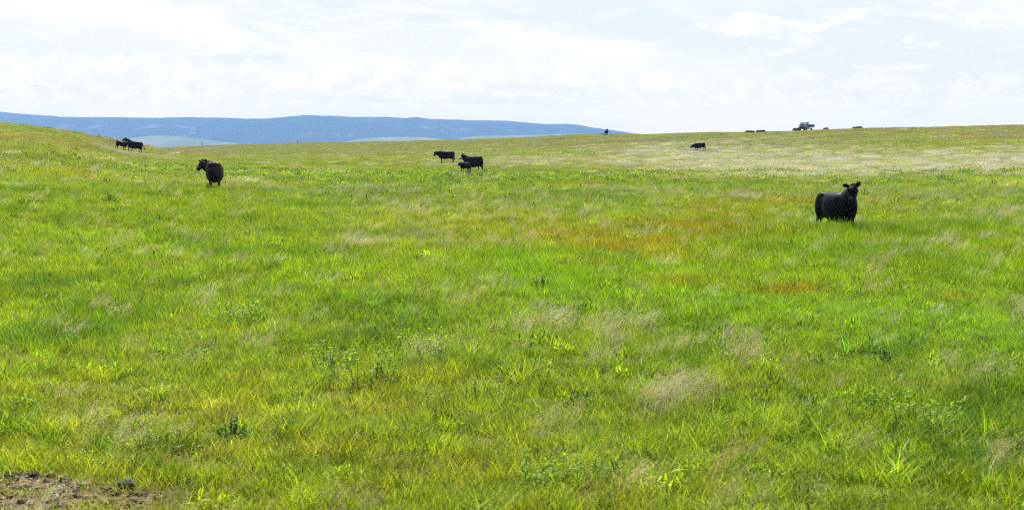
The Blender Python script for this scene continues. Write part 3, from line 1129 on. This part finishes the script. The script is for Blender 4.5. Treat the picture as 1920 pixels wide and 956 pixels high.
# ------------------------------------------------------------------ cattle
def coat(name, a, b, blaze=False):
    def base(N, p):
        tcn = N.n('ShaderNodeTexCoord')
        n = N.noise(tcn.outputs['Object'], 2.3, 4.0, .6)
        N.put(p.inputs['Base Color'], N.mix(N.smooth(n, .42, .62), c4(*a), c4(*b)))
        mp = N.n('ShaderNodeMapping'); mp.inputs['Scale'].default_value = (22, 60, 60)
        N.put(mp.inputs[0], tcn.outputs['Object'])
        f = N.noise(mp.outputs[0], 1.0, 4.0, .6)
        f2 = N.noise(tcn.outputs['Object'], 5.0, 3.0, .5)
        bp = N.n('ShaderNodeBump'); bp.inputs['Strength'].default_value = .2; bp.inputs['Distance'].default_value = .02
        N.put(bp.inputs['Height'], N.math('ADD', f, N.math('MULTIPLY', f2, 2.0)))
        N.put(p.inputs['Normal'], bp.outputs[0])
    return principled(name, base, .5, Specular_IOR_Level=.07)


M_BLACK = coat('black_coat', (.0006, .0005, .0006), (.008, .0045, .0028))
M_BROWN = coat('brown_black_coat', (.010, .0048, .0028), (.060, .023, .011))
M_RED = coat('red_brown_coat', (.035, .014, .008), (.07, .028, .014))
M_FACE = principled('white_hair', (.72, .69, .62), .8)
M_HOOF = principled('hoof_horn', (.02, .018, .016), .5)
M_EYE = principled('eye', (.008, .006, .005), .08)
M_MUZZLE = principled('muzzle_skin', (.004, .004, .004), .6, Specular_IOR_Level=.15)


def tube(bm, pts, n=14, caps=True, sq=1.0):
    """closed tube through (centre, half width, half height) rings; every ring lies across the path"""
    C = [Vector(p[0]) for p in pts]
    rings = []
    for i, p in enumerate(pts):
        t = (C[min(i + 1, len(C) - 1)] - C[max(i - 1, 0)]).normalized()
        side = t.cross(Vector((0, 0, 1)))
        if side.length < .05: side = t.cross(Vector((1, 0, 0)))
        if len(p) > 3: side = Vector(p[3])
        side = (side - t * side.dot(t)).normalized()
        up = side.cross(t).normalized()
        rings.append([bm.verts.new(C[i] + side * (math.copysign(abs(math.cos(a)) ** sq, math.cos(a)) * p[1]) + up * (math.copysign(abs(math.sin(a)) ** sq, math.sin(a)) * p[2])) for a in (2 * math.pi * j / n for j in range(n))])
    for i in range(len(rings) - 1):
        for j in range(n):
            bm.faces.new((rings[i][j], rings[i][(j + 1) % n], rings[i + 1][(j + 1) % n], rings[i + 1][j]))
    if caps:
        bm.faces.new(rings[0][::-1]); bm.faces.new(rings[-1])


def ball(bm, c, r, rot=None):
    m = Matrix.Translation(c) @ (rot or Matrix.Identity(4)) @ Matrix.Diagonal((*r, 1))
    bmesh.ops.create_icosphere(bm, subdivisions=3, radius=1.0, matrix=m)


def make_cow(label, cat='cow', group=None, size=1.0, coat_m=None, poll=(1.12, 0, 1.40), face=(.85, 0, -.52), fup=(0, 0, 1),
             gait=((0, 0), (0, 0), (0, 0), (0, 0)), fat=1.0, calf=False, lying=False, white=False, tail=(0, 0), ears=(.12, .02), head=1.08, voxel=.017, udder=True, name='cow'):
    """an animal standing on z=0, looking along +x; gait: forward swing of (front l, front r, hind l, hind r) as (whole leg, lower leg)"""
    bm = bmesh.new()
    dz = -.50 if lying else 0.0
    lz = .06 if calf else 0.0       # calves are leggier and slimmer
    k = .80 if calf else 1.0
    st = [(-.91, 1.08, .12, .13), (-.87, 1.06, .215, .235), (-.76, 1.025, .275, .295), (-.60, .99, .295, .335), (-.40, .95, .315, .375),
          (-.15, .89, .345 * fat, .44), (.12, .875, .350 * fat, .455), (.35, .885, .315 * fat, .45), (.54, .91, .265, .42), (.70, .97, .20, .30), (.80, .985, .13, .20), (.85, .99, .06, .10)]
    tube(bm, [((x, 0, z + dz + lz), a * k, b * k, (0, 1, 0)) for x, z, a, b in st], 28, True, .80)
    # hip bones, shoulders, withers, brisket
    for s in (-1, 1):
        ball(bm, (-.54, s * .20 * k, 1.21 + dz + lz * .6), (.15, .09, .085))
        ball(bm, (-.68, s * .170 * k, .88 + dz + lz), (.24, .165 * k, .42))
        ball(bm, (.50, s * .185 * k, .93 + dz + lz), (.20, .105 * k, .30))
    ball(bm, (.38, 0, 1.21 + dz + lz * .5), (.36, .13, .15))
    ball(bm, (-.80, 0, 1.20 + dz + lz * .5), (.10, .09, .09))
    ball(bm, (.63, 0, .73 + dz + lz), (.20, .14 * k, .22))
    # neck and head
    poll = Vector(poll) + Vector((0, 0, dz))
    fd = Vector(face).normalized()
    up = Vector(fup); up = (up - fd * up.dot(fd)).normalized()
    sd_ = up.cross(fd).normalized()
    hs = .82 if calf else head
    nb = Vector((.46, 0, 1.03 + dz + lz))
    end = poll - up * .085 * hs + fd * .05 * hs
    sag = Vector((0, 0, .05))
    ring = []
    for t_, a_, b_ in ((-.12, .16, .25), (0, .21, .33), (.2, .21, .34), (.4, .20, .315), (.6, .185, .285), (.8, .165, .25), (.93, .14, .19), (1.0, .10, .12)):
        ring.append((nb.lerp(end, t_) - sag * (4 * max(t_, 0) * (1 - t_)) * .6, a_ * (k if t_ < .8 else 1), b_ * (k if t_ < .8 else 1), Vector((0, 1, 0)).lerp(sd_, max(0, t_) * .9)))
    tube(bm, ring, 16)
    H = lambda f, u_, s_=0: poll + fd * f * hs * .90 + up * u_ * hs + sd_ * s_ * hs
    tube(bm, [(H(-.07, -.06), .05 * hs, .07 * hs, sd_), (H(-.02, -.055), .118 * hs, .115 * hs, sd_), (H(.08, -.07), .142 * hs, .140 * hs, sd_), (H(.17, -.085), .136 * hs, .138 * hs, sd_),
              (H(.27, -.10), .112 * hs, .115 * hs, sd_), (H(.37, -.115), .098 * hs, .093 * hs, sd_), (H(.45, -.12), .102 * hs, .088 * hs, sd_), (H(.505, -.123), .088 * hs, .070 * hs, sd_), (H(.525, -.125), .04 * hs, .04 * hs, sd_)], 16)
    ball(bm, H(0, .035), (.085 * hs, .095 * hs, .035 * hs), Matrix((fd, sd_, up)).transposed().to_4x4())
    for s in (-1, 1):                       # brow and cheek
        ball(bm, H(.13, -.02, s * .105), (.05 * hs, .035 * hs, .035 * hs), Matrix((fd, sd_, up)).transposed().to_4x4())
        # ears: cupped leaf on a stalk
        ed = (sd_ * s + Vector((0, 0, 1)) * (ears[0] if s > 0 else ears[1]) + up * .05).normalized()
        ew = (ed.cross(fd)).normalized()
        e0 = H(.01, -.015, s * .085)
        tube(bm, [(e0, .022, .022, ew), (e0 + ed * .042 * hs,   .042 * hs, .020, ew), (e0 + ed * .09 * hs, .070 * hs, .020, ew), (e0 + ed * .135 * hs, .062 * hs, .018, ew), (e0 + ed * .168 * hs, .032 * hs, .015, ew), (e0 + ed * .182 * hs, .008, .008, ew)], 12)
    # legs
    if not lying:
        for i, (x0, s) in enumerate(((.50, 1), (.50, -1))):
            a, b = gait[i]
            yk = s * .195 * k
            el_ = Vector((.44 + a * .25, yk, .62))
            kn = Vector((.47 + a * .62, yk * .92, .37))
            fe = kn + Vector((-.02 + b * .28, 0, -.25 + abs(b) * .05))
            hf = fe + Vector((.035 + b * .06, 0, -.075))
            tube(bm, [((x0, yk, .92 + lz), .10, .17 * k, (0, 1, 0)), ((.49 + a * .1, yk, .76 + lz), .085 * k, .125 * k, (0, 1, 0)), (el_, .07 * k, .088 * k, (0, 1, 0)), (kn + Vector((0, 0, .09)), .048, .055, (0, 1, 0)),
                      (kn, .046, .050, (0, 1, 0)), (kn - Vector((0, 0, .06)), .036, .038, (0, 1, 0)), (fe + Vector((0, 0, .04)), .033, .036, (0, 1, 0)), (fe, .042, .045, (0, 1, 0)), (hf + Vector((0, 0, .02)), .046, .052, (0, 1, 0)), (Vector((hf.x + .012, hf.y, max(hf.z - .02, 0.0))), .052, .062, (0, 1, 0))], 12)
        for i, (x0, s) in enumerate(((-.66, 1), (-.66, -1))):
            a, b = gait[2 + i]
            yk = s * .195 * k
            stf = Vector((-.52 + a * .18, yk * 1.05, .70 + lz))
            hk = Vector((-.80 + a * .55, yk * .92, .47))
            fe = hk + Vector((.05 + b * .30, 0, -.35 + abs(b) * .06))
            hf = fe + Vector((.04 + b * .05, 0, -.085))
            tube(bm, [((x0, yk, 1.0 + lz), .11 * k, .20 * k, (0, 1, 0)), ((-.60 + a * .08, yk, .84 + lz), .115 * k, .19 * k, (0, 1, 0)), (stf.lerp(hk, .25), .085 * k, .135 * k, (0, 1, 0)), (stf.lerp(hk, .65), .058, .082, (0, 1, 0)),
                      (hk, .045, .058, (0, 1, 0)), (hk.lerp(fe, .3), .036, .043, (0, 1, 0)), (fe + Vector((0, 0, .05)), .034, .038, (0, 1, 0)), (fe, .043, .046, (0, 1, 0)), (hf + Vector((0, 0, .02)), .047, .053, (0, 1, 0)), (Vector((hf.x + .012, hf.y, max(hf.z - .02, 0.0))), .052, .062, (0, 1, 0))], 12)
        if udder and not calf:
            ball(bm, (-.50, 0, .60), (.16, .13, .12))
    else:
        for s in (-1, 1):                   # folded legs beside the body
            tube(bm, [((.50, s * .2, .34), .09, .12), ((.68, s * .25, .14), .07, .08), ((.78, s * .22, .07), .05, .055), ((.50, s * .24, .045), .042, .042), ((.40, s * .24, .045), .05, .045)], 12)
            tube(bm, [((-.60, s * .22, .36), .12, .2), ((-.34, s * .36, .2), .1, .12), ((-.50, s * .42, .07), .055, .06), ((-.22, s * .44, .05), .042, .042), ((-.10, s * .44, .05), .05, .045)], 12)
    # tail with switch
    tx, ty = tail
    z0 = 1.22 + dz + lz * .5
    zl = z0 - .78 if not lying else .1
    tube(bm, [((-.84, 0, z0), .045, .045), ((-.915, ty * .15, z0 - .06), .034, .034), ((-.945 - tx * .3, ty * .35, z0 - .25), .026, .026), ((-.95 - tx * .7, ty * .7, (z0 - .25) * .55 + zl * .45), .022, .022),
              ((-.95 - tx * .95, ty * .95, (z0 - .25) * .25 + zl * .75), .036, .036), ((-.95 - tx, ty, zl), .040, .040), ((-.95 - tx, ty, zl - .10), .012, .012)], 10)
    me = bpy.data.meshes.new(name)
    bm.to_mesh(me); bm.free()
    tmp = bpy.data.objects.new('tmp', me); COL.objects.link(tmp)
    rm = tmp.modifiers.new('r', 'REMESH'); rm.mode = 'VOXEL'; rm.voxel_size = voxel
    sm = tmp.modifiers.new('s', 'SMOOTH'); sm.factor = .5; sm.iterations = 4
    dg = bpy.context.evaluated_depsgraph_get()
    out = bpy.data.meshes.new_from_object(tmp.evaluated_get(dg))
    bpy.data.objects.remove(tmp)
    out.name = name
    out.materials.clear()
    for m in (coat_m or M_BLACK, M_HOOF, M_FACE, M_MUZZLE): out.materials.append(m)
    n = len(out.polygons)
    cen = np.empty(n * 3, np.float32); out.polygons.foreach_get('center', cen); cen = cen.reshape(-1, 3)
    rel = cen - np.array(poll, np.float32)
    f_ = rel @ np.array(fd, np.float32) / hs / .9; u_ = rel @ np.array(up, np.float32) / hs; s_ = rel @ np.array(sd_, np.float32) / hs
    mi = np.zeros(n, np.int32)
    mi[cen[:, 2] < .05] = 0 if lying else 1
    head = (f_ > -.05) & (f_ < .56) & (np.abs(s_) < .16) & (np.abs(u_ + .1) < .2)
    if white:
        mi[head & (f_ > .16) & (u_ > -.16)] = 2
        mi[head & (f_ > .02) & (u_ > -.0) & (np.abs(s_) < .06)] = 2
    else:
        mi[head & (f_ > .44)] = 3
    out.polygons.foreach_set('material_index', mi)
    # eyes, set into the same mesh
    b2 = bmesh.new(); b2.from_mesh(out)
    out.materials.append(M_EYE)
    for s in (-1, 1):
        r_ = bmesh.ops.create_icosphere(b2, subdivisions=2, radius=.021 * hs, matrix=Matrix.Translation(H(.155, -.045, s * .112)))
        for f in {f for v in r_['verts'] for f in v.link_faces}: f.material_index = 4
    b2.to_mesh(out); b2.free()
    o = bpy.data.objects.new(name, out); COL.objects.link(o)
    out.polygons.foreach_set('use_smooth', np.ones(len(out.polygons), dtype=bool))
    o.scale = (size,) * 3
    tag(o, label, cat, group)
    return o


def place(o, u, d, heading, dz=0.0, tilt=0.0):
    """heading in degrees: 0 = to the right of the picture, 90 = away from the camera"""
    P = at(u, d)
    o.location = P + Vector((0, 0, dz))
    h_ = R(heading)
    gz_ = [float(ground_z(P.x + k_ * math.cos(h_), P.y + k_ * math.sin(h_))) for k_ in (-.7, .7)]
    o.location.z = sum(gz_) / 2 + dz - .02
    o.rotation_euler = (0, -math.atan2(gz_[1] - gz_[0], 1.4) + R(tilt), h_)
    return o


GH = 'cattle grazing in the pasture'
# the near cow on the right, standing and looking at the camera
place(make_cow('large black cow standing at right and staring straight ahead, nearest of the herd', 'cow', GH, 1.02, M_BLACK, (.94, -.10, 1.52), (.70, -.38, -.66), (.45, .05, 1),
               ((.05, 0), (-.05, 0), (.0, 0), (-.1, 0)), 1.16, voxel=.014, ears=(1.9, -.02), head=1.17), 1570.5, 43, -71)
# the brown-black cow on the left, seen from behind, head turned to the left
place(make_cow('brownish black cow seen from behind on the left, head turned to the side', 'cow', GH, 1.0, M_BROWN, (.94, .52, 1.42), (-.50, .59, -.62), (0, 0, 1),
               ((.05, 0), (-.05, 0), (.02, 0), (-.05, 0)), 1.10, voxel=.014), 403, 62, 100)
# cow with a white face and its calf in the middle
place(make_cow('black cow with a white face standing behind her calf in the middle', 'cow', GH, 1.0, M_BLACK, (.96, .10, 1.46), (.80, .35, -.50), (0, 0, 1),
               ((0, 0), (0, 0), (.05, 0), (-.12, 0)), 1.05, white=True), 887, 111, 138)
place(make_cow('black calf standing in front of the white faced cow', 'calf', GH, .62, M_BLACK, (.98, -.10, 1.30), (.75, .1, -.62), (0, 0, 1),
               ((0, 0), (.05, 0), (0, 0), (-.1, 0)), 1.0, calf=True, name='calf'), 872, 107.5, 232)
# single cow behind them
place(make_cow('black cow standing broadside beyond the white faced cow, head lowered', 'cow', GH, 1.0, M_BLACK, (1.16, .22, 1.18), (.35, .75, -.70), (.2, 0, 1),
               ((0, 0), (.05, 0), (.1, 0), (-.12, 0)), 1.05), 836, 157, 176)
# the pair on the left hill
place(make_cow('black cow walking uphill to the left behind her calf', 'cow', GH, 1.0, M_BLACK, (1.14, .0, 1.52), (.86, .1, -.42), (0, 0, 1),
               ((.30, -.25), (-.28, .3), (-.28, -.1), (.22, .1)), 1.05, tail=(.30, 0)), 251, 165, 172)
place(make_cow('black calf walking beside the cow on the left hillside', 'calf', GH, .78, M_BLACK, (1.0, .0, 1.36), (.85, .1, -.5), (0, 0, 1),
               ((.05, 0), (-.05, 0), (.1, 0), (-.1, 0)), 1.0, calf=True, name='calf'), 227, 163, -14)
# grazing young animal on the right slope
place(make_cow('young black heifer walking alone on the right slope with lowered head', 'heifer', GH, .88, M_BLACK, (1.20, .0, .98), (.70, .1, -.72), (0, 0, 1),
               ((.25, -.2), (-.2, .2), (.15, 0), (-.3, -.1)), .95, name='heifer'), 1312, 202, 172, .02, 4)
# on the skyline
place(make_cow('black cow seen end on against the blue hills at the skyline', 'cow', GH, 1.16, M_BLACK, (1.0, .05, 1.58), (.8, .1, -.5), (0, 0, 1),
               fat=1.45, voxel=.025), 1137, 415, -86)
GL = 'cattle resting along the skyline'
lying = make_cow('black cow lying on the skyline, right of the two beside the truck', 'cow', GL, 1.0, M_BLACK, (1.02, .0, 1.28), (.8, .1, -.4), (0, 0, 1), lying=True, voxel=.022)
place(lying, 1606, 302, 8, -.18)
for (u, d, hd, lb, sc) in ((1425, 316, 12, 'resting cow on the skyline, nearer to the truck of the two left of it', 1.0),
                           (1408, 320, 170, 'resting cow on the skyline, farther left of the truck', .95),
                           (1548, 298, -80, 'resting cow seen end on just right of the truck', 1.0),
                           (1131.5, 437, 200, 'small dark calf lying beside the cow on the skyline', .6)):
    c = lying.copy(); COL.objects.link(c)
    c.scale = (sc,) * 3
    place(c, u, d + (5 if u > 1200 else 0), hd, -.22)
    tag(c, lb, 'cow' if 'calf' not in lb else 'calf', GL)
brown = make_cow('reddish brown cow lying just left of the truck on the skyline', 'cow', GL, 1.0, M_RED, (1.0, .1, 1.22), (.8, .3, -.4), (0, 0, 1), lying=True, voxel=.022)
place(brown, 1495, 303, 120, -.05)
c = lying.copy(); COL.objects.link(c)
c.scale = (.9,) * 3
place(c, 345, 262, 175)
tag(c, 'dark cow lying half hidden behind the left rise', 'cow', GL)
lying['label'] = 'black cow lying on the skyline well right of the truck, head raised'

# ------------------------------------------------------------------ truck
M_TEAL = principled('teal_paint', (.018, .072, .092), .38, Coat_Weight=.15)
M_GLASS = bpy.data.materials.new('cab_glass')
M_GLASS.use_nodes = True
N = NT(M_GLASS.node_tree)
g1 = N.n('ShaderNodeBsdfTransparent'); g1.inputs[0].default_value = c4(.72, .82, .82)
g2 = N.n('ShaderNodeBsdfGlossy'); g2.inputs['Roughness'].default_value = .03
mx_ = N.n('ShaderNodeMixShader'); mx_.inputs[0].default_value = .15
N.put(mx_.inputs[1], g1.outputs[0]); N.put(mx_.inputs[2], g2.outputs[0])
N.put(N.n('ShaderNodeOutputMaterial').inputs[0], mx_.outputs[0])
M_DARK = principled('dark_steel', (.02, .02, .022), .5)
M_TYRE = principled('tyre_rubber', (.015, .015, .015), .85)
M_RIM = principled('white_rim', (.75, .75, .74), .4)
M_LAMP = principled('lamp_glass', (.7, .7, .68), .15)


def bx(bm, c, s, bev=.02, taper=None):
    r = bmesh.ops.create_cube(bm, size=1.0, matrix=Matrix.Translation(c) @ Matrix.Diagonal((*s, 1)))
    vs = r['verts']
    if taper:
        for v in vs:
            if v.co.z > c[2]:
                v.co.x = c[0] + (v.co.x - c[0]) * taper[0] + taper[2]
                v.co.y = c[1] + (v.co.y - c[1]) * taper[1]
    es = list({e for v in vs for e in v.link_edges})
    if bev: bmesh.ops.bevel(bm, geom=es, offset=bev, segments=2, affect='EDGES', profile=.6)


def one(name, mat, parent, *boxes):
    bm = bmesh.new()
    for b in boxes: bx(bm, *b)
    return bm_obj(name, bm, mat, parent)


truck = empty('flatbed_truck', (0, 0, 0))
# x forward; cab, hood, chassis
one('body', M_TEAL, truck, ((.55, 0, .98), (1.35, 1.78, .62), .06), ((1.85, 0, .95), (1.35, 1.66, .52), .08), ((1.75, .86, .72), (1.0, .22, .34), .08), ((1.75, -.86, .72), (1.0, .22, .34), .08))
# cab frame: roof, pillars
roof = one('roof', M_TEAL, truck, ((.42, 0, 1.93), (1.10, 1.58, .14), .03))
for nm, x_, lean in (('windshield_pillar', 1.13, -.16), ('rear_pillar', -.06, .06)):
    for s in (-1, 1):
        bm = bmesh.new()
        bx(bm, (x_, s * .82, 1.59), (.09, .07, .64), .015, (1, 1, lean))
        for v in bm.verts:
            if v.co.z > 1.6: v.co.y -= s * .06
        bm_obj(nm, bm, M_TEAL, truck)
bm = bmesh.new()
bm.faces.new([bm.verts.new(p) for p in ((1.16, -.78, 1.29), (1.16, .78, 1.29), (.99, .72, 1.89), (.99, -.72, 1.89))])
bm_obj('windshield', bm, M_GLASS, truck)
bm = bmesh.new()
bm.faces.new([bm.verts.new(p) for p in ((-.09, -.76, 1.3), (-.09, .76, 1.3), (-.05, .7, 1.88), (-.05, -.7, 1.88))])
bm_obj('rear_window', bm, M_GLASS, truck)
for s in (-1, 1):
    bm = bmesh.new()
    bm.faces.new([bm.verts.new(p) for p in ((-.02, s * .83, 1.3), (1.1, s * .83, 1.3), (.95, s * .77, 1.88), (0, s * .77, 1.88))])
    bm_obj('side_window', bm, M_GLASS, truck)
    one('mirror', M_DARK, truck, ((1.02, s * 1.05, 1.42), (.06, .16, .24), .02), ((1.02, s * .93, 1.38), (.03, .14, .03), .005))
    one('headlight', M_LAMP, truck, ((2.53, s * .66, 1.0), (.04, .26, .18), .015))
    one('seat', M_DARK, truck, ((.25, s * .4, 1.35), (.16, .5, .62), .05))
one('grille', M_DARK, truck, ((2.53, 0, .98), (.035, .96, .24), .01))
one('bumper', M_DARK, truck, ((2.66, 0, .58), (.14, 1.84, .2), .03), ((2.72, .42, .86), (.05, .06, .5), .01), ((2.72, -.42, .86), (.05, .06, .5), .01), ((2.72, 0, 1.09), (.05, .9, .05), .01))
one('flatbed', M_DARK, truck, ((-1.65, 0, .92), (2.9, 2.3, .14), .02), ((-.24, 0, 1.2), (.05, 2.2, .56), .01), ((-.9, 0, .62), (4.6, .7, .2), .02))
for s in (-1, 1):
    one('side_board', M_DARK, truck, ((-1.65, s * 1.13, 1.27), (2.85, .05, .52), .01))
for x_ in (1.75, -1.9):
    for s in (-1, 1):
        bm = bmesh.new()
        bmesh.ops.create_cone(bm, cap_ends=True, segments=28, radius1=.39, radius2=.39, depth=.26, matrix=Matrix.Translation((x_, s * .80, .39)) @ Matrix.Rotation(math.pi / 2, 4, 'X'))
        bmesh.ops.bevel(bm, geom=[e for e in bm.edges if len(e.link_faces) == 2 and abs(e.calc_face_angle(0)) > 1], offset=.05, segments=2, affect='EDGES')
        wh = bm_obj('wheel', bm, M_TYRE, truck)
        bm = bmesh.new()
        bmesh.ops.create_cone(bm, cap_ends=True, segments=24, radius1=.24, radius2=.21, depth=.05, matrix=Matrix.Translation((x_, s * .945, .39)) @ Matrix.Rotation(-s * math.pi / 2, 4, 'X'))
        bm_obj('rim', bm, M_RIM, wh)
tag(truck, 'dark teal flatbed pickup truck parked on the skyline among resting cattle', 'truck')
P = at(1510, 312)
truck.location = P
truck.rotation_euler = (0, 0, R(180 + 62))
# posts on the middle skyline
M_WOOD = principled('weathered_post', (.10, .08, .06), .9)
for u, d, h_, lb in ((379, 588, 1.55, 'thin dark post on the skyline in front of the pale foothill'), (558, 575, .95, 'short dark post on the skyline right of the pale foothill')):
    bm = bmesh.new()
    bmesh.ops.create_cone(bm, cap_ends=True, segments=8, radius1=.13, radius2=.11, depth=h_ + .3, matrix=Matrix.Translation((0, 0, h_ / 2 - .15)))
    bx(bm, (0, 0, h_ - .22), (.5, .06, .1), .01)
    p_ = bm_obj('fence_post', bm, M_WOOD)
    p_.location = at(u, d)
    tag(p_, lb, 'post', 'posts on the skyline')

# bird
bm = bmesh.new()
tube(bm, [((-.17, 0, 0), .03, .008), ((-.08, 0, 0), .025, .022), ((0, 0, 0), .04, .04), ((.08, 0, .008), .028, .03), ((.12, 0, .015), .022, .024), ((.15, 0, .012), .006, .006)], 12)
for s in (-1, 1):
    prev = None
    for t, (yy, xx, zz, ch) in enumerate(((.02, .02, .01, .13), (.14, .05, .05, .12), (.26, .02, .055, .09), (.38, -.05, .02, .03))):
        a = [bm.verts.new((xx + ch / 2, s * yy, zz + .006)), bm.verts.new((xx - ch / 2, s * yy, zz)), bm.verts.new((xx - ch / 2, s * yy, zz - .004)), bm.verts.new((xx + ch / 2, s * yy, zz - .006))]
        if prev:
            for i in range(4): bm.faces.new((prev[i], prev[(i + 1) % 4], a[(i + 1) % 4], a[i]))
        prev = a
    bm.faces.new(prev)
bmesh.ops.recalc_face_normals(bm, faces=bm.faces)
M_BIRD = principled('bird_plumage', (.05, .048, .048), .7)
bird = bm_obj('bird', bm, M_BIRD, smooth=True)
bd = 160.0
bird.location = ((72 - 960) / F * bd, bd, float(v2z(161, bd)))
bird.rotation_euler = (R(8), 0, R(100))
bird.scale = (.95,) * 3
tag(bird, 'small dark bird gliding in the pale sky at upper left', 'bird')
